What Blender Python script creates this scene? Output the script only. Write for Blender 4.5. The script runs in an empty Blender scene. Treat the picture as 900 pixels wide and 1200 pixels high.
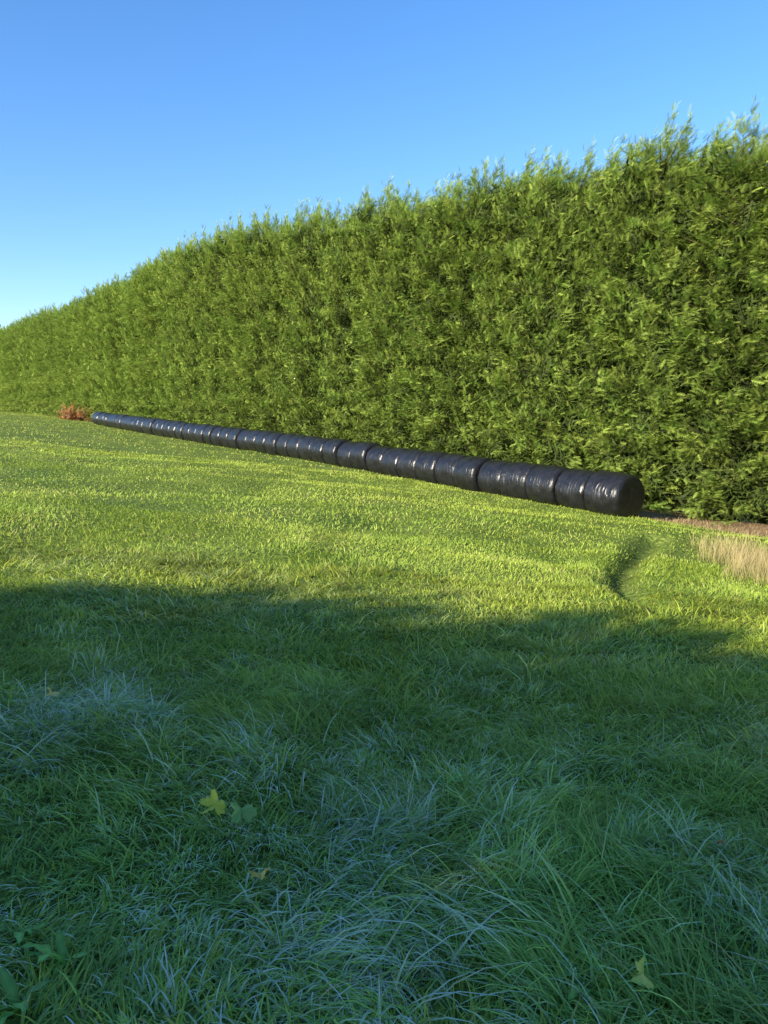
import bpy, math, numpy as np
from mathutils import Vector, Matrix, Euler
rng=np.random.default_rng(7)
scene=bpy.context.scene
scene.view_settings.view_transform='Standard'
scene.view_settings.look='None'
scene.view_settings.exposure=0
COL=scene.collection

# ---------------------------------------------------------------- layout
SL=0.092
D=np.array([-.537,.844]); D/=np.linalg.norm(D)
N=np.array([D[1],-D[0]])
P0=np.array([6.0,21.1])
def P(u,v): return P0+u*D+v*N
_g=np.random.default_rng(3).random((256,256))
def vn(x,y,s,o=0.0):
    X=np.asarray(x,dtype=float)/s+o+1000; Y=np.asarray(y,dtype=float)/s+o*1.7+1000
    ix=np.floor(X).astype(int); iy=np.floor(Y).astype(int)
    fx=X-ix; fy=Y-iy
    fx=fx*fx*(3-2*fx); fy=fy*fy*(3-2*fy)
    a=_g[ix%256,iy%256]; b=_g[(ix+1)%256,iy%256]; c=_g[ix%256,(iy+1)%256]; d=_g[(ix+1)%256,(iy+1)%256]
    return (a*(1-fx)+b*fx)*(1-fy)+(c*(1-fx)+d*fx)*fy
def px2ground(px,py):
    xx=(px-450)/933; up=(600-py)/933
    p=5.7*math.pi/180
    d=np.array([xx,math.cos(p)+up*math.sin(p),-math.sin(p)+up*math.cos(p)])
    t=1.62/(-d[2]-SL*d[0])
    return d[0]*t,d[1]*t
RUT=np.array([px2ground(*q) for q in [(768,636),(750,646),(736,659),(728,673),(728,688),(740,702),(758,714)]])
def rutdist(x,y):
    x=np.asarray(x,dtype=float);y=np.asarray(y,dtype=float)
    best=np.full(x.shape,1e9)
    for a,b in zip(RUT[:-1],RUT[1:]):
        ab=b-a; t=np.clip(((x-a[0])*ab[0]+(y-a[1])*ab[1])/(ab@ab),0,1)
        best=np.minimum(best,np.hypot(x-a[0]-t*ab[0],y-a[1]-t*ab[1]))
    return best
def H(x,y):
    x=np.asarray(x,dtype=float); y=np.asarray(y,dtype=float)
    xs=np.clip(x,-90,60)
    z=-SL*xs
    z=z-SL*12*np.tanh((x-xs)/12*0.5)
    dy=np.clip(y-72,0,90)
    z=z-0.00026*dy**2
    r=np.hypot(x,y)
    f=np.clip(1-(r-30)/25,0,1)
    z=z+f*((vn(x,y,1.3)-.5)*.10+(vn(x,y,4.1,5.3)-.5)*.16)
    z=z-0.12*np.exp(-(rutdist(x,y)/.17)**2)+0.04*np.exp(-((rutdist(x,y)-.4)/.2)**2)
    return z

# ---------------------------------------------------------------- materials
def newmat(name):
    m=bpy.data.materials.new(name); m.use_nodes=True
    nt=m.node_tree; nt.nodes.clear()
    out=nt.nodes.new('ShaderNodeOutputMaterial')
    return m,nt,out
def leafmat(name,rough=.5,trans=.35,spec=.4):
    m,nt,out=newmat(name)
    at=nt.nodes.new('ShaderNodeAttribute'); at.attribute_name='Col'
    b=nt.nodes.new('ShaderNodeBsdfPrincipled'); b.inputs['Roughness'].default_value=rough
    b.inputs['Specular IOR Level'].default_value=spec
    nt.links.new(at.outputs['Color'],b.inputs['Base Color'])
    t=nt.nodes.new('ShaderNodeBsdfTranslucent')
    nt.links.new(at.outputs['Color'],t.inputs['Color'])
    ms=nt.nodes.new('ShaderNodeMixShader'); ms.inputs[0].default_value=trans
    nt.links.new(b.outputs[0],ms.inputs[1]); nt.links.new(t.outputs[0],ms.inputs[2])
    nt.links.new(ms.outputs[0],out.inputs[0])
    return m
M_grass=leafmat('grass_blades',.5,.4,spec=.3)
M_fol=leafmat('conifer_foliage',.7,.27,spec=.15)
M_leaf=leafmat('leaf',.5,.35)

def ramp(nt,stops):
    r=nt.nodes.new('ShaderNodeValToRGB')
    el=r.color_ramp.elements
    while len(el)<len(stops): el.new(.5)
    for e,(p,c) in zip(el,stops): e.position=p; e.color=(*c,1)
    return r
# ground
M_ground,nt,out=newmat('meadow_ground')
geo=nt.nodes.new('ShaderNodeNewGeometry')
n1=nt.nodes.new('ShaderNodeTexNoise'); n1.inputs['Scale'].default_value=.6; n1.inputs['Detail'].default_value=6
n2=nt.nodes.new('ShaderNodeTexNoise'); n2.inputs['Scale'].default_value=14; n2.inputs['Detail'].default_value=5
for n in(n1,n2): nt.links.new(geo.outputs['Position'],n.inputs['Vector'])
r1=ramp(nt,[(.3,(.10,.16,.03)),(.7,(.20,.26,.05))]); nt.links.new(n1.outputs['Fac'],r1.inputs[0])
r2=ramp(nt,[(.35,(.35,.35,.35)),(.65,(1.1,1.1,1.1))]); nt.links.new(n2.outputs['Fac'],r2.inputs[0])
mul=nt.nodes.new('ShaderNodeMix'); mul.data_type='RGBA'; mul.blend_type='MULTIPLY'; mul.inputs[0].default_value=1
nt.links.new(r1.outputs[0],mul.inputs[6]); nt.links.new(r2.outputs[0],mul.inputs[7])
dirt=ramp(nt,[(.3,(.09,.055,.03)),(.7,(.26,.18,.10))]); nt.links.new(n2.outputs['Fac'],dirt.inputs[0])
dot=nt.nodes.new('ShaderNodeVectorMath'); dot.operation='DOT_PRODUCT'; dot.inputs[1].default_value=(N[0],N[1],0)
nt.links.new(geo.outputs['Position'],dot.inputs[0])
ad=nt.nodes.new('ShaderNodeMath'); ad.operation='MULTIPLY_ADD'; ad.inputs[1].default_value=1.5
nt.links.new(n1.outputs['Fac'],ad.inputs[0]); nt.links.new(dot.outputs['Value'],ad.inputs[2])
mr=nt.nodes.new('ShaderNodeMapRange')
base=float(P0@N); mr.inputs['From Min'].default_value=base+1.1+.7; mr.inputs['From Max'].default_value=base+1.9+.7
nt.links.new(ad.outputs[0],mr.inputs['Value'])
mx=nt.nodes.new('ShaderNodeMix'); mx.data_type='RGBA'
nt.links.new(mr.outputs[0],mx.inputs[0]); nt.links.new(mul.outputs[2],mx.inputs[6]); nt.links.new(dirt.outputs[0],mx.inputs[7])
b=nt.nodes.new('ShaderNodeBsdfPrincipled'); b.inputs['Roughness'].default_value=.9; b.inputs['Specular IOR Level'].default_value=.1
nt.links.new(mx.outputs[2],b.inputs['Base Color'])
bp=nt.nodes.new('ShaderNodeBump'); bp.inputs['Distance'].default_value=.05; bp.inputs['Strength'].default_value=.8
nt.links.new(n2.outputs['Fac'],bp.inputs['Height']); nt.links.new(bp.outputs[0],b.inputs['Normal'])
nt.links.new(b.outputs[0],out.inputs[0])
# bark
M_bark,nt,out=newmat('bark')
tc=nt.nodes.new('ShaderNodeTexCoord'); n=nt.nodes.new('ShaderNodeTexNoise'); n.inputs['Scale'].default_value=7; n.inputs['Detail'].default_value=6
nt.links.new(tc.outputs['Object'],n.inputs['Vector'])
r=ramp(nt,[(.3,(.03,.02,.012)),(.7,(.12,.08,.05))]); nt.links.new(n.outputs['Fac'],r.inputs[0])
b=nt.nodes.new('ShaderNodeBsdfPrincipled'); b.inputs['Roughness'].default_value=.9
nt.links.new(r.outputs[0],b.inputs['Base Color']); nt.links.new(b.outputs[0],out.inputs[0])
# black film
M_film,nt,out=newmat('black_stretch_film')
tc=nt.nodes.new('ShaderNodeTexCoord')
oi=nt.nodes.new('ShaderNodeObjectInfo')
addv=nt.nodes.new('ShaderNodeVectorMath'); addv.operation='ADD'
sc=nt.nodes.new('ShaderNodeMath'); sc.operation='MULTIPLY'; sc.inputs[1].default_value=40
nt.links.new(oi.outputs['Random'],sc.inputs[0])
nt.links.new(tc.outputs['Object'],addv.inputs[0]); nt.links.new(sc.outputs[0],addv.inputs[1])
mp=nt.nodes.new('ShaderNodeMapping'); mp.inputs['Scale'].default_value=(1,4,1); mp.inputs['Rotation'].default_value=(.5,0,.3)
nt.links.new(addv.outputs[0],mp.inputs[0])
n=nt.nodes.new('ShaderNodeTexNoise'); n.inputs['Scale'].default_value=2.4; n.inputs['Detail'].default_value=4; n.inputs['Distortion'].default_value=1.0
nt.links.new(mp.outputs[0],n.inputs['Vector'])
n3=nt.nodes.new('ShaderNodeTexNoise'); n3.inputs['Scale'].default_value=4; n3.inputs['Detail'].default_value=3
nt.links.new(addv.outputs[0],n3.inputs['Vector'])
bp=nt.nodes.new('ShaderNodeBump'); bp.inputs['Strength'].default_value=.7; bp.inputs['Distance'].default_value=.045
nt.links.new(n.outputs['Fac'],bp.inputs['Height'])
r=ramp(nt,[(.3,(.005,.005,.006)),(.75,(.013,.013,.016))]); nt.links.new(n3.outputs['Fac'],r.inputs[0])
rr=nt.nodes.new('ShaderNodeMapRange'); rr.inputs['To Min'].default_value=.25; rr.inputs['To Max'].default_value=.42
nt.links.new(n3.outputs['Fac'],rr.inputs['Value'])
b=nt.nodes.new('ShaderNodeBsdfPrincipled'); b.inputs['Specular IOR Level'].default_value=.46
nt.links.new(r.outputs[0],b.inputs['Base Color']); nt.links.new(rr.outputs[0],b.inputs['Roughness']); nt.links.new(bp.outputs[0],b.inputs['Normal'])
nt.links.new(b.outputs[0],out.inputs[0])

# ---------------------------------------------------------------- mesh helper
def mesh_np(name,verts,loops,starts,totals,mat,col=None,smooth=False):
    me=bpy.data.meshes.new(name)
    me.vertices.add(len(verts)); me.vertices.foreach_set('co',np.ascontiguousarray(verts,dtype=np.float32).ravel())
    me.loops.add(len(loops)); me.loops.foreach_set('vertex_index',np.asarray(loops,dtype=np.int32))
    me.polygons.add(len(starts)); me.polygons.foreach_set('loop_start',np.asarray(starts,dtype=np.int32))
    me.polygons.foreach_set('loop_total',np.asarray(totals,dtype=np.int32))
    if smooth: me.polygons.foreach_set('use_smooth',np.ones(len(starts),dtype=bool))
    me.update(calc_edges=True)
    if col is not None:
        a=me.color_attributes.new('Col','FLOAT_COLOR','POINT')
        c=np.ones((len(verts),4),dtype=np.float32); c[:,:3]=col
        a.data.foreach_set('color',c.ravel())
    me.materials.append(mat)
    return me
def tris_mesh(name,verts,tris,mat,col=None):
    tris=np.asarray(tris).reshape(-1,3)
    return mesh_np(name,verts,tris.ravel(),np.arange(len(tris))*3,np.full(len(tris),3),mat,col)
def obj(name,me,parent=None,loc=(0,0,0)):
    o=bpy.data.objects.new(name,me); COL.objects.link(o); o.location=loc
    if parent is not None: o.parent=parent
    return o

# ---------------------------------------------------------------- ground
def axis(lo,hi,step,far):
    a=list(np.arange(lo,hi+1e-6,step)); s=step; v=hi
    while v<far: s*=1.16; v+=s; a.append(v)
    s=step; v=lo; pre=[]
    while v>-far: s*=1.16; v-=s; pre.append(v)
    return np.array(pre[::-1]+a)
xs=axis(-12,12,.12,1200); ys=axis(0,26,.13,1200)
X,Y=np.meshgrid(xs,ys); Z=H(X,Y)
V=np.stack([X.ravel(),Y.ravel(),Z.ravel()],1)
nx,ny=len(xs),len(ys)
i,j=np.meshgrid(np.arange(nx-1),np.arange(ny-1)); q=(j*nx+i).ravel()
F=np.stack([q,q+1,q+nx+1,q+nx],1)
me=mesh_np('ground',V,F.ravel(),np.arange(len(F))*4,np.full(len(F),4),M_ground,smooth=True)
g=obj('ground',me); g['kind']='structure'; g['label']='sloping green meadow with bare earth under the hedge'; g['category']='ground'

# ---------------------------------------------------------------- grass
GV=[];GT=[];GC=[];off=0
def blades(x,y,L,W,az,th0,th1,cb,ct,segs,z=None):
    global off
    n=len(x)
    z=H(x,y)-.01 if z is None else z
    d=np.stack([np.cos(az),np.sin(az)],1)
    sd=np.stack([-d[:,1],d[:,0]],1)
    tw=rng.uniform(-1.0,1.0,n)
    sx=sd[:,0]*np.cos(tw)+d[:,0]*np.sin(tw); sy=sd[:,1]*np.cos(tw)+d[:,1]*np.sin(tw)
    px=x.copy();py=y.copy();pz=z.copy()
    vs=[];cs=[]
    for k in range(segs+1):
        t=k/segs
        w=W*(1-t**1.6)*.5+0.0002
        c=cb*(1-t)+ct*t
        if k<segs:
            vs.append(np.stack([px-sx*w,py-sy*w,pz],1)); vs.append(np.stack([px+sx*w,py+sy*w,pz],1)); cs+= [c,c]
        else:
            vs.append(np.stack([px,py,pz],1)); cs.append(c)
        th=th0+(th1-th0)*((k+.5)/segs)
        st=L/segs
        px=px+d[:,0]*np.sin(th)*st; py=py+d[:,1]*np.sin(th)*st; pz=pz+np.cos(th)*st
    m=2*segs+1
    v=np.stack(vs,1).reshape(-1,3); c=np.clip(np.stack(cs,1).reshape(-1,3),0,.97)
    t=[]
    for k in range(segs-1):
        a=2*k; t+=[(a,a+1,a+3),(a,a+3,a+2)]
    a=2*(segs-1); t.append((a,a+1,a+2))
    t=np.array(t)
    T=(np.arange(n)[:,None,None]*m+t[None]).reshape(-1,3)+off
    GV.append(v);GC.append(c);GT.append(T);off+=n*m
def colmix(x,y,n,deep,light,s=1.5):
    f=np.clip(vn(x,y,s,2.2)*.6+vn(x,y,s*.25,9.1)*.4+rng.normal(0,.18,n),0,1)[:,None]
    return np.array(deep)*(1-f)+np.array(light)*f
def region(n,y0,y1,power=1.0,side=.60):
    y=(y0**(1+power)+(y1**(1+power)-y0**(1+power))*rng.random(n))**(1/(1+power))
    x=(rng.random(n)*2-1)*(side*y+.5)
    return x,y
def vdist(x,y): return (x-P0[0])*N[0]+(y-P0[1])*N[1]
def udist(x,y): return (x-P0[0])*D[0]+(y-P0[1])*D[1]
def near(n,y0,y1,cl_n,Lm,Wm,segs):
    cx,cy=region(cl_n,y0,y1); cs=rng.lognormal(0,.5,cl_n); caz=vn(cx,cy,.7,4)*2*math.pi*2
    cfr=rng.random(cl_n)
    k=rng.integers(0,cl_n,n)
    r=np.abs(rng.normal(0,.07,n))*cs[k]; a=rng.random(n)*2*math.pi
    x=cx[k]+r*np.cos(a); y=cy[k]+r*np.sin(a)
    L=Lm*cs[k]**.6*rng.uniform(.5,1.25,n)*(.5+1.0*vn(x,y,.8,7.7))
    mixd=rng.random(n)<.35
    az=np.where(mixd,a,caz[k]+rng.normal(0,.4,n))
    th0=rng.uniform(.2,.9,n); th1=th0+rng.uniform(1.0,2.3,n)
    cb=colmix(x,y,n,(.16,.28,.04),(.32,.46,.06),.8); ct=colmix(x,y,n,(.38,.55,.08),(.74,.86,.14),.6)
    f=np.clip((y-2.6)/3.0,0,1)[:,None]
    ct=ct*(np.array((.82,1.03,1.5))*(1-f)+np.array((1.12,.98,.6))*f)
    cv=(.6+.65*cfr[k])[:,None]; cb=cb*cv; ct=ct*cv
    hi=np.clip((y-7.3)/1.0,0,1)[:,None]; ct=ct*(1-.38*hi); cb=cb*(1-.38*hi)  # blade colour lifted to brighten the shade, cut back beyond the shadow edge
    zone=np.clip((vn(x,y,.8,3.1)*.45+vn(x,y,.18,8.3)*.3+cfr[k]*.5-.56)*5,0,1)*np.clip(1.35-y/7.0,0,1)*(np.clip(1.0-x*.18,.3,1.3))
    fr=(np.clip(zone,0,1)*(rng.random(n)<.6)*rng.uniform(.5,1,n))[:,None]
    ct=ct*(1-fr)+np.array((.97,.97,.88))*fr
    cb=cb*(1-fr*.5)+np.array((.80,.88,.74))*fr*.5
    dry=(rng.random(n)<.03)[:,None]
    ct=np.where(dry,np.array((.80,.60,.3)),ct)
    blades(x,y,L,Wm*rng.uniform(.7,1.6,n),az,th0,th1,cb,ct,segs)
near(105000,1.9,5.2,1000,.155,.0062,4)
near(95000,4.8,9.0,2400,.10,.0078,3)
def uniform(n,y0,y1,L0,W0,segs,deep,light,side=.6,power=1.0):
    x,y=region(n,y0,y1,power,side)
    u=udist(x,y);v=vdist(x,y)
    keep=(v<1.3+.8*vn(x,y,1.1,3)) 
    x=x[keep];y=y[keep];n=len(x)
    rd=rutdist(x,y)
    L=L0*rng.uniform(.5,1.3,n)*(.65+.7*vn(x,y,1.2,1.7))*(1-.45*np.exp(-(rd/.2)**2))
    az=vn(x,y,1.8,6)*12+rng.normal(0,1.2,n)
    th0=rng.uniform(.1,.9,n); th1=th0+rng.uniform(.3,1.6,n)
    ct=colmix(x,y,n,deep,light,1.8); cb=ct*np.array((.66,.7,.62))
    if y1<7: cb=cb*1.3  # blade bases in the shaded foreground painted lighter to lift the shade
    rr=np.exp(-(rd/.2)**2)[:,None]
    ct=ct*(1-.75*rr);cb=cb*(1-.75*rr)  # blades darkened along the rut, its shade put into their colour
    dry=(rng.random(n)<.05+.14*(vn(x,y,.9,12)>.70))[:,None]
    ct=np.where(dry,np.array((.62,.52,.24)),ct)
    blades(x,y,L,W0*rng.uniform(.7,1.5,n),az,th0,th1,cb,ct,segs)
uniform(50000,1.9,6,.085,.006,2,(.24,.38,.06),(.48,.60,.10))
uniform(120000,5,13,.07,.0095,2,(.24,.36,.05),(.46,.55,.085))
uniform(140000,10,30,.07,.016,2,(.27,.40,.05),(.51,.59,.095),side=.58)
uniform(80000,25,100,.09,.045,1,(.31,.41,.055),(.54,.59,.10),side=.56,power=.6)
V=np.concatenate(GV);T=np.concatenate(GT);C=np.concatenate(GC)
o=obj('grass',tris_mesh('grass',V,T,M_grass,C)); o['kind']='stuff'; o['label']='tufted green meadow grass with frosted tips in the shade'; o['category']='grass'
# dry tall grass
GV=[];GT=[];GC=[];off=0
n=8000
cx,cy=px2ground(900,672)
x=cx+.45+rng.normal(0,.75,n); y=cy+rng.normal(0,1.6,n)
k=np.hypot((x-cx-.8)/1.7,(y-cy)/3.2)<.5+.7*vn(x,y,.6,1)
x=x[k];y=y[k];n=len(x)
f=rng.random((n,1))
ct=np.array((.50,.36,.18))*(1-f)+np.array((.70,.54,.32))*f; cb=np.array((.24,.25,.07))*np.ones((n,1))
blades(x,y,rng.uniform(.12,.5,n),np.full(n,.006),rng.random(n)*6.28,rng.uniform(0,.35,n),rng.uniform(.3,1.3,n),cb,ct,3)
n=12000
u=rng.uniform(-7,14,n); v=rng.uniform(1.0,2.9,n)+.3*rng.normal(0,1,n)
q=P0[None]+u[:,None]*D+v[:,None]*N; x=q[:,0];y=q[:,1]
kk=~((u>-.2)&(v<.9)); x=x[kk];y=y[kk];n=len(x)
f=rng.random((n,1)); ct=np.array((.36,.25,.13))*(1-f)+np.array((.55,.42,.24))*f; cb=ct*.5
blades(x,y,rng.uniform(.04,.16,n),np.full(n,.012),rng.random(n)*6.28,rng.uniform(0,.8,n),rng.uniform(.6,1.6,n),cb,ct,2)
V=np.concatenate(GV);T=np.concatenate(GT);C=np.concatenate(GC)
o=obj('dry_grass',tris_mesh('dry_grass',V,T,M_grass,C)); o['kind']='stuff'; o['label']='pale dry straw-coloured grass beside the hedge foot'; o['category']='grass'

# ---------------------------------------------------------------- conifer
def spray_template(NP,bw):
    v=[];t=[]
    def tri(a,b,c):
        k=len(v); v.extend([a,b,c]); t.append((k,k+1,k+2))
    for i in range(NP):
        x=.06+i*.91/NP; l=.27*(1-.6*i/NP)
        for s in(-1,1):
            xx=x+(.05 if s>0 else 0)
            tri((xx-.024*bw,0,0),(xx+.032*bw,0,0),(xx+l*.85,s*l,-.04))
    tri((0,-.014*bw,0),(0,.014*bw,0),(1.08,0,0))
    v=np.array(v); v[:,2]-=.20*v[:,0]**2
    return v,np.array(t)
TFINE=spray_template(7,1.15); TCOARSE=spray_template(4,1.9)
def place_sprays(pos,dirv,L,roll,colb,colt,wid=1.0,tpl=TFINE):
    SV,ST=tpl
    n=len(pos)
    d=dirv/np.linalg.norm(dirv,axis=1,keepdims=True)
    up=np.tile(np.array([0,0,1.0]),(n,1))
    s=np.cross(up,d); s/=np.linalg.norm(s,axis=1,keepdims=True)+1e-9
    w=np.cross(d,s)
    s2=s*np.cos(roll)[:,None]+w*np.sin(roll)[:,None]; w2=-s*np.sin(roll)[:,None]+w*np.cos(roll)[:,None]
    v=pos[:,None]+L[:,None,None]*(SV[None,:,0:1]*d[:,None]+SV[None,:,1:2]*wid*s2[:,None]+SV[None,:,2:3]*w2[:,None])
    f=np.clip(SV[:,0]+.8*np.abs(SV[:,1]),0,1)[None,:,None]
    c=colb[:,None]*(1-f)+colt[:,None]*f
    t=(np.arange(n)[:,None,None]*len(SV)+ST[None]).reshape(-1,3)
    return v.reshape(-1,3),t,c.reshape(-1,3)
WIND=np.array([-D[0],-D[1],0.0])
def build_conifer(seed,Ht=12.0,R=1.95,plumes=225,per=44,LS=1.0,tpl=TFINE,inner=1100):
    r=np.random.default_rng(seed)
    def rad(h): 
        return R*np.clip(((Ht+.1-h)/(.17*Ht)),0,1)**.6
    zb=-.1+(Ht-.9)*(np.arange(plumes)+r.random(plumes))/plumes
    az=np.arange(plumes)*2.39996+r.normal(0,.35,plumes)
    rt=rad(zb+.5)*r.uniform(.64,1.20,plumes)
    rise=r.uniform(.25,1.1,plumes)*np.clip((zb+.1)/1.5,.05,1)
    bdir=np.stack([np.cos(az),np.sin(az),np.zeros(plumes)],1)
    A=bdir*(rt*.15)[:,None]; A[:,2]=zb+.25*(zb<1)
    B=bdir*rt[:,None]+WIND*r.uniform(.05,.75,plumes)[:,None]; B[:,2]=zb+rise
    nlead=7
    la=r.random(nlead)*6.28; lr=r.uniform(0,1.1,nlead); lh=r.uniform(.1,1.0,nlead); lh[0]=1.15; lr[0]=.15
    A2=np.stack([np.cos(la)*lr,np.sin(la)*lr,np.full(nlead,Ht-1.9)],1)
    B2=A2+WIND*r.uniform(.25,.7,nlead)[:,None]; B2[:,2]=Ht-.75+lh
    A=np.concatenate([A,A2]);B=np.concatenate([B,B2])
    rise=np.concatenate([rise,np.ones(nlead)]); np_=plumes+nlead
    slim=np.concatenate([np.ones(plumes),np.full(nlead,.5)])
    pb=np.clip(r.normal(.5,.30,np_),0,1)
    k=np.repeat(np.arange(np_),per); n=len(k)
    t=r.uniform(.40,1.0,n)**.85
    pos=A[k]*(1-t[:,None])+B[k]*t[:,None]
    pos[:,2]+=-.25*np.sin(t*math.pi)*(rise[k]>.4)
    sg=(.26*(1.2-t*.92)*slim[k])[:,None]
    pos=pos+r.normal(0,1,(n,3))*sg*np.array([1.15,1.15,.85])
    pos[:,2]=np.maximum(pos[:,2],.06+.1*r.random(n))
    ax=(B-A); ax/=np.linalg.norm(ax,axis=1,keepdims=True)
    d=ax[k]*.75+r.normal(0,.36,(n,3))+np.array([0,0,.22])+WIND*.55
    L=r.uniform(.18,.38,n)*np.where(t>.9,.85,1)*LS
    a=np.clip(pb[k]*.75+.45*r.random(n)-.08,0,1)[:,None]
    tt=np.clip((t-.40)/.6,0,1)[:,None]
    colt=(np.array((.22,.36,.06))*(1-a)+np.array((.52,.62,.13))*a)*(.32+.74*tt)  # darker toward the trunk: shade between plumes put into the colour
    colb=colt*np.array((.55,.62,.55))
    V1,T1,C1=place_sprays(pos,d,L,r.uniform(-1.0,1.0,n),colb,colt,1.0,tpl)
    ni=inner
    ia=r.random(ni)*6.28; hz=r.uniform(.2,Ht-1.4,ni); ir=rad(hz)*r.uniform(.1,.6,ni)
    p3=np.stack([np.cos(ia)*ir,np.sin(ia)*ir,hz],1)
    d3=np.stack([-np.sin(ia),np.cos(ia),np.full(ni,.4)],1)+r.normal(0,.6,(ni,3))
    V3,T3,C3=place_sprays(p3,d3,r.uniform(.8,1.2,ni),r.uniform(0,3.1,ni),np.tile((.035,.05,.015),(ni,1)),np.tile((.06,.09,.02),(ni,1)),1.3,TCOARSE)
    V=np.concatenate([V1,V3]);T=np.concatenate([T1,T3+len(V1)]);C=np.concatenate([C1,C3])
    crown=tris_mesh('crown',V,T,M_fol,C)
    tv=[];tf=[]
    def tube(pts,rads,ns):
        b0=len(tv)
        for p,rr in zip(pts,rads):
            for q in range(ns):
                an=2*math.pi*q/ns; tv.append((p[0]+rr*math.cos(an),p[1]+rr*math.sin(an),p[2]))
        for s in range(len(pts)-1):
            for q in range(ns):
                a=b0+s*ns+q; b=b0+s*ns+(q+1)%ns
                tf.append((a,b,b+ns)); tf.append((a,b+ns,a+ns))
    hs=[-.3,.05,.6,2,4,6,8,10,Ht-.6]
    tube([(.05*math.sin(h*1.3+seed),.05*math.cos(h*.9),h) for h in hs],[.27,.22,.18,.16,.14,.11,.08,.045,.012],9)
    for q in range(0,plumes,2):
        if zb[q]<.2: continue
        a_=A[q].copy();a_[:2]=0;a_[2]-=.1
        m_=(a_+B[q])/2;m_[2]-=.15
        b0=len(tv)
        for p,rr in((a_,.035),(m_,.022),(B[q],.005)):
            for an in(0,2.1,4.2):
                s_=np.array([-math.sin(az[q]),math.cos(az[q]),0])
                tv.append(tuple(p+s_*rr*math.cos(an)+np.array([0,0,1])*rr*math.sin(an)))
        for s in range(2):
            for e in range(3):
                a=b0+s*3+e;b=b0+s*3+(e+1)%3
                tf.append((a,b,b+3));tf.append((a,b+3,a+3))
    trunk=tris_mesh('trunk',np.array(tv),np.array(tf),M_bark)
    return crown,trunk
variants=[build_conifer(s) for s in(11,12,13,14,15)]
coarse=[build_conifer(s,per=25,LS=1.45,tpl=TCOARSE,inner=400) for s in(21,22,23,24)]
def conifer(x,y,h,rs,label,group,vv,rot=None):
    z=float(H(x,y))
    e=bpy.data.objects.new('conifer_tree',None); COL.objects.link(e)
    e.location=(x,y,z); e.rotation_euler=(0,0,rot if rot is not None else rng.uniform(-.7,.7))
    e.scale=(rs,rs,h/12.0); e.empty_display_size=.5
    e['label']=label; e['category']='tree'; e['group']=group
    c,t=vv
    obj('crown',c,e); obj('trunk',t,e)
us=[-10,1,5,19,43,60,82,154,240]; hs=[10.6,11.2,11.9,13.0,14.6,14.2,13.8,15.8,17]
u=-9.5; k=0
while u<215:
    h=float(np.interp(u,us,hs))*rng.uniform(.955,1.035)
    p=P(u,4.9+rng.normal(0,.18))
    vv=variants[(k*2+int(rng.integers(0,2)))%5] if u<48 else coarse[(k*3+int(rng.integers(0,2)))%4]
    conifer(p[0],p[1],h,rng.uniform(.97,1.12),'tall dense green conifer in a sunlit windbreak hedge','conifers in the tall hedge',vv)
    u+=1.32*rng.uniform(.82,1.18)*(1 if u<90 else 1.5); k+=1
EL=math.radians(22)
s=np.array([-.74,-.67]); s/=np.linalg.norm(s)
x=-44.0;k=0  # hedge added out of view, tops shaped to set the foreground shadow edge
while x<0:
    y=-6+rng.normal(0,.2)
    top=np.interp(x,[-44,-22.6,-18.9,-15.3,-13.8,-10.2,-6.7,0],[10.4,8.7,8.3,8.05,8.1,6.8,6.3,5.9])
    h=top-float(H(x,y))+rng.uniform(-.35,.45)
    conifer(x,y,h,rng.uniform(.85,1.0),'green conifer in an unseen hedge added to cast long shade','conifers in the added shading hedge',coarse[k%4],rng.uniform(0,6.28))
    x+=1.3; k+=1

# ---------------------------------------------------------------- bales
def bale_mesh(seed,R=.61,Ln=1.2):
    r=np.random.default_rng(seed)
    prof=[]
    for f in[0.0,.25,.5,.7,.82]: prof.append((f*R*.97,Ln/2-.008*(f/.82)**2))
    for a in np.linspace(6,84,8):
        a=math.radians(a); prof.append((R-.12+.12*math.sin(a), Ln/2-.010-.13*(1-math.cos(a))))
    for yv in[.38,.28,.18,.09,0]: prof.append((R*(1.0+.024*math.cos(yv*4.5)),yv))
    full=prof+[(a,-b) for a,b in prof[-2::-1]]
    ns=64; V=[];F=[]
    V.append((0,full[0][1],0))
    ph=r.random(8)*6.28
    for(rr,yy) in full[1:-1]:
        for q in range(ns):
            an=2*math.pi*q/ns
            edge=math.exp(-((abs(yy)-.5)/.09)**2)
            w=1+.012*math.sin(3*an+ph[0])+.006*math.sin(7*an+ph[1]+yy*4)+edge*.014*math.sin(17*an+ph[2])*math.sin(5*an+ph[3])+.010*math.sin(yy*8+ph[4]+2*an)
            xx=rr*w*math.cos(an)*1.015; zz=rr*w*math.sin(an)
            if zz<-.50: zz=-.50+(zz+.50)*.35
            zz*=.985
            V.append((xx,yy+.006*math.sin(2*an+ph[5]),zz))
    V.append((0,full[-1][1],0))
    m=len(full)-2
    for q in range(ns): F.append((0,1+(q+1)%ns,1+q))
    for s_ in range(m-1):
        for q in range(ns):
            a=1+s_*ns+q;b=1+s_*ns+(q+1)%ns
            F.append((a,b,b+ns,a+ns))
    l=len(V)-1
    for q in range(ns): F.append((l,1+(m-1)*ns+q,1+(m-1)*ns+(q+1)%ns))
    me=bpy.data.meshes.new('silage_bale'); me.from_pydata(V,[],F); me.update()
    me.polygons.foreach_set('use_smooth',np.ones(len(me.polygons),dtype=bool))
    me.materials.append(M_film); return me
bm_=[bale_mesh(q) for q in range(7)]
yaw=math.atan2(-D[0],D[1])
SP=1.18
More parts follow.
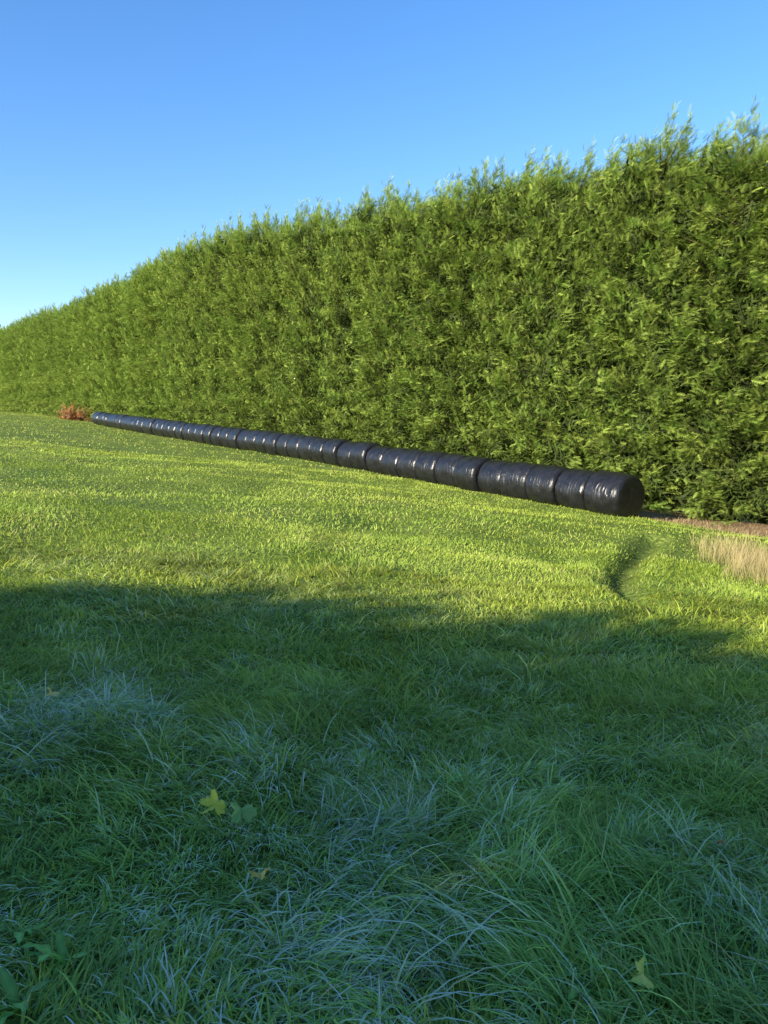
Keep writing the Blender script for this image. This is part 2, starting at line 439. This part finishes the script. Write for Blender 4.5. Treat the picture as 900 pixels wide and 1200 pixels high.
for i in range(50):
    u=(i+.5)*SP-.50
    v=.25+rng.normal(0,.03)+.25*math.sin(i*.13)
    x,y=P(u,v)
    o=bpy.data.objects.new('silage_bale',bm_[int(rng.integers(0,7))]); COL.objects.link(o)
    q=rng.uniform(.97,1.03); o.scale=(q,(SP-.02)/1.2,q)
    o.location=(x,y,float(H(x,y))+.525*q)
    o.rotation_euler=(math.atan(SL*-D[0])+rng.normal(0,.014),0,yaw+rng.normal(0,.025))
    o['category']='bale'; o['group']='wrapped bales in the long row'
    o['label']='round black plastic-wrapped silage bale at the open end of the row' if i==0 else 'round black plastic-wrapped silage bale in a long row on grass'

# ---------------------------------------------------------------- heap of dead branches
n=420; r=rng
p=np.stack([r.normal(0,.55,n),r.normal(0,.5,n),np.abs(r.normal(.1,.45,n))],1)
dd=r.normal(0,1,(n,3))+np.array([0,0,.4]); cc=np.array((.50,.22,.08))*r.uniform(.3,1.2,(n,1))
V,T,C=place_sprays(p,dd,r.uniform(.4,.8,n),r.uniform(-1.5,1.5,n),cc*.6,cc,1.2)
x,y=P(71,.7)
o=obj('brush_heap',tris_mesh('brush_heap',V,T,M_leaf,C),loc=(x,y,float(H(x,y)))); o['label']='heap of orange-brown dead conifer branches past the bales'; o['category']='branches'

# ---------------------------------------------------------------- fallen leaves
def lobed_leaf(seed,c1,c2):
    r=np.random.default_rng(seed); nn=60; V=[(0,0,.004)];C=[c1]
    for q in range(nn):
        a=2*math.pi*q/nn
        lob=.55+.45*abs(math.cos(2.5*(a)))**.7
        ser=1+.10*math.sin(a*20)
        rr=.07*lob*ser*(1 if abs(a-math.pi)>.25 else .4)
        V.append((rr*math.cos(a),rr*math.sin(a),.024*math.sin(2*a+seed)+.014*math.sin(5*a)))
        f=r.random(); C.append(tuple(np.array(c1)*(1-f)+np.array(c2)*f))
    F=[(0,1+q,1+(q+1)%nn) for q in range(nn)]
    k=len(V); V+=[(-.02,-.002,0),(-.02,.002,0),(-.12,0,.01)]; C+=[c2]*3; F.append((k,k+1,k+2))
    return tris_mesh('fallen_leaf',np.array(V),np.array(F),M_leaf,np.array(C))
for(px,py,sc_,c1,c2,lb,rot) in [
  (250,932,.85,(.85,.75,.08),(.65,.64,.08),'yellow-green lobed fallen leaf lying on grass',(.5,.2,.6)),
  (282,937,.95,(.30,.48,.12),(.24,.40,.10),'green lobed fallen leaf lying on frosted grass',(.3,-.3,2.1)),
  (60,803,.6,(.95,.66,.18),(.85,.55,.14),'pale tan fallen leaf on the grass',(.4,.4,1)),
  (305,1012,.55,(.9,.65,.15),(.8,.5,.10),'yellow-brown curled fallen leaf on grass',(.5,-.2,4)),
  (752,1148,.6,(.65,.68,.14),(.5,.6,.12),'yellow-green slender fallen leaf on the grass',(1.0,.5,.8)),
  (845,985,.3,(.6,.25,.07),(.5,.18,.05),'small red-brown fallen leaf on grass',(.3,.2,2)),]:
    x,y=px2ground(px,py)
    y*=.95; x*=.95
    o=obj('fallen_leaf',lobed_leaf(px,c1,c2),loc=(x,y,float(H(x,y))+.09)); o.scale=(sc_,sc_,sc_); o.rotation_euler=rot
    o['label']=lb;o['category']='leaf';o['group']='fallen leaves on the grass'
def dock(seed):
    r=np.random.default_rng(seed); V=[];F=[];C=[]
    for l in range(6):
        a=r.random()*6.28; L=r.uniform(.10,.18); W=L*.22; th=r.uniform(.2,.6); px_=0;pz=0
        b0=len(V); ns=8; c=np.array((.18,.36,.07))*r.uniform(.7,1.4)
        for k in range(ns+1):
            t=k/ns; w=W*math.sin(math.pi*min(1,t*.93+.06))**.8*.5 if k<ns else .001
            for q in(-1,0,1):
                xx=px_;yy=q*w
                V.append((xx*math.cos(a)-yy*math.sin(a),xx*math.sin(a)+yy*math.cos(a),pz+(.25*w*abs(q))+.006*math.sin(k*2.2+q)))
                C.append(c*(1.5 if q==0 else 1))
            px_+=math.sin(th)*L/ns; pz+=math.cos(th)*L/ns; th+=.17
        for k in range(ns):
            for q_ in(0,1):
                q=b0+k*3+q_; F+=[(q,q+1,q+4),(q,q+4,q+3)]
    return tris_mesh('dock_plant',np.array(V),np.array(F),M_leaf,np.array(C))
dk=[dock(q) for q in range(4)]
for k,(px,py) in enumerate([(25,1085),(75,1120),(20,1180),(520,905),(690,1165)]):
    x,y=px2ground(px,py)
    o=obj('dock_plant',dk[k%4],loc=(x,y,float(H(x,y))-.02)); o.rotation_euler=(0,0,k*1.3); 
    o['label']='low broad-leaved green dock weed growing among the grass';o['category']='plant';o['group']='broad-leaved weeds in the grass'

# ---------------------------------------------------------------- light
sd=Vector((s[0]*math.cos(EL),s[1]*math.cos(EL),math.sin(EL)))
L=bpy.data.lights.new('sun','SUN'); L.energy=13.5; L.angle=math.radians(.5); L.color=(1,.90,.70)
lo=bpy.data.objects.new('sun',L); COL.objects.link(lo); lo.rotation_euler=sd.to_track_quat('Z','Y').to_euler()
w=bpy.data.worlds.new('World'); scene.world=w; w.use_nodes=True
nt=w.node_tree; bg=nt.nodes['Background']
sk=nt.nodes.new('ShaderNodeTexSky'); sk.sky_type='NISHITA'; sk.sun_disc=False
sk.sun_elevation=EL; sk.sun_rotation=math.atan2(s[0],s[1])%(2*math.pi)
sk.air_density=1.0; sk.dust_density=.2; sk.ozone_density=2.5
hs_=nt.nodes.new('ShaderNodeHueSaturation'); hs_.inputs['Saturation'].default_value=1.25
nt.links.new(sk.outputs[0],hs_.inputs['Color'])
mm=nt.nodes.new('ShaderNodeMix'); mm.data_type='RGBA'; mm.blend_type='MULTIPLY'; mm.inputs[0].default_value=1; mm.inputs[7].default_value=(.96,.89,.97,1)
nt.links.new(hs_.outputs[0],mm.inputs[6])
nt.links.new(mm.outputs[2],bg.inputs[0]); bg.inputs[1].default_value=.30

# ---------------------------------------------------------------- camera
cam=bpy.data.cameras.new('camera'); co=bpy.data.objects.new('camera',cam); COL.objects.link(co)
cam.sensor_fit='VERTICAL'; cam.sensor_height=36; cam.sensor_width=27; cam.lens=28
cam.clip_start=.05; cam.clip_end=4000
co.location=(0,0,1.62); co.rotation_euler=(math.radians(90-5.7),0,0)
scene.camera=co
